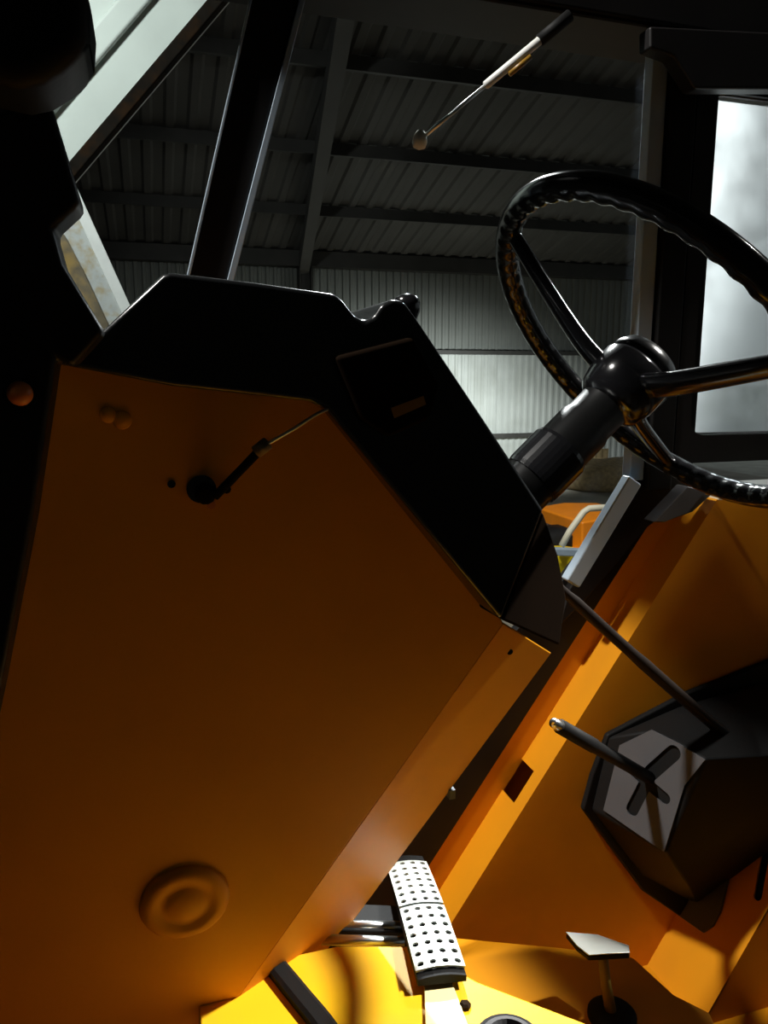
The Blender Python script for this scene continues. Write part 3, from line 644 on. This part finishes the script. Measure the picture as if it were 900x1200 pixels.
bm = bmesh.new(); prism(bm, [GP(x, y, .0) for x, y in gate], g_n*.003); gp = link_bm('gate_plate', bm, GREYP, t)
def capsule(p, q, r):
    d = (q-p).normalized(); s = d.cross(g_n); b = bmesh.new()
    ring = [p+(-d*math.cos(a)+s*math.sin(a))*r for a in [-PI/2+PI*k/8 for k in range(9)]]+[q+(d*math.cos(a)-s*math.sin(a))*r for a in [-PI/2+PI*k/8 for k in range(9)]]
    prism(b, [x+g_n*.02 for x in ring], -g_n*.021); return link_bm('cut', b, BLACK)
cuts = [capsule(GP(790, 882), GP(764, 905), .0125), capsule(GP(764, 905), GP(742, 948), .011), capsule(GP(745, 905), GP(780, 935), .0095)]
boolean_cut(gp, cuts)
for o in [gp]:
    o.data.materials.clear(); o.data.materials.append(GREYP)
# lower grey lip lying on the sloping seat box front
bm = bmesh.new(); prism(bm, [FP(x, y)+nf*.001 for x, y in ((748, 1012), (803, 1030), (868, 985), (846, 1070), (838, 1086), (826, 1094), (750, 1041))], nf*.006); link_bm('lower_lip', bm, GREYP, t, bevel=.002)
# gear lever in gate
gs = GP(762, 912, -.004)
tipL = gs + (onD(647, 846, (gs-CAM).dot(fw)*.86)-gs)
t = thing('gear_lever', gs, 'short lever with pale round tip standing in slotted gate plate', 'lever')
dL = (tipL-gs)
bm = bmesh.new(); tube(bm, [gs, gs+dL*.2, gs+dL*.6, gs+dL*.62, gs+dL*.93], [.0105, .0105, .0105, .0118, .0112], 14); link_bm('shaft', bm, RUBBER, t, smooth=True)
bm = bmesh.new(); lathe(bm, [(.0085, .93*dL.length), (.0085, .95*dL.length), (.0072, .99*dL.length), (.003, dL.length), (0, dL.length)], gs, dL, 14); link_bm('tip', bm, CHROME, t, smooth=True)
bm = bmesh.new(); ofs = Vector((0, 0, .0075)); tube(bm, [gs+dL*.25+ofs, gs+dL*.6+ofs], .0022, 6); link_bm('pull_rod', bm, CHROME, t, smooth=True)
# long lever
la, lb, lc = onY(664, 696, .93), onY(740, 765, .95), onY(828, 842, .98)
ld = onY(905, 905, 1.02)
t = thing('hand_lever', ld, 'long thin dark lever reaching from lever console up behind dash', 'lever')
bm = bmesh.new(); tube(bm, bez([la-(lb-la)*.25, la, lb, lc, ld], 6), [.0065]*7+[.0085]*6+[.0100]*6+[.0105]*6, 12); link_bm('shaft', bm, mat('dark_brown_lever', (.010, .006, .004), .5, spec=.2), t, smooth=True)
bm = bmesh.new(); lathe(bm, [(.014, 0), (.014, .03), (.0095, .04)], ld+(lc-ld)*.15-(lc-ld).normalized()*.02, (lc-ld)); link_bm('boot', bm, RUBBER, t, smooth=True)
# ---------------------------------------------------------------- gas strut under header
g0, g1 = onY(492, 164, 1.11), onY(668, 18, 1.04)
t = thing('gas_strut', g0, 'slim gas strut hanging from cab header with pale ball end', 'strut')
dg = g1-g0
bm = bmesh.new(); tube(bm, [g0, g0+dg*.46], .0028, 8); link_bm('rod', bm, CHROME, t, smooth=True)
bm = bmesh.new(); tube(bm, [g0+dg*.44, g0+dg*.45, g0+dg*.98], [.004, .0062, .0062], 12); link_bm('cylinder', bm, mat('pale_strut_paint', (.8, .8, .76), .35), t, smooth=True)
bm = bmesh.new(); tube(bm, [g0+dg*.80, g0+dg*1.0], .0085, 10); link_bm('end_sleeve', bm, RUBBER, t, smooth=True)
bm = bmesh.new(); tube(bm, [g0+dg*.58+Vector((.004, -.004, -.008)), g0+dg*.72+Vector((.004, -.004, -.008))], .004, 8); link_bm('clip', bm, AMBERL, t, smooth=True)
bm = bmesh.new(); lathe(bm, [(0, -.014), (.009, -.01), (.011, -.002), (.009, .006), (.005, .012), (0, .013)], g0, (.1, 0, 1), 14); link_bm('ball_joint', bm, CREAM, t, smooth=True)
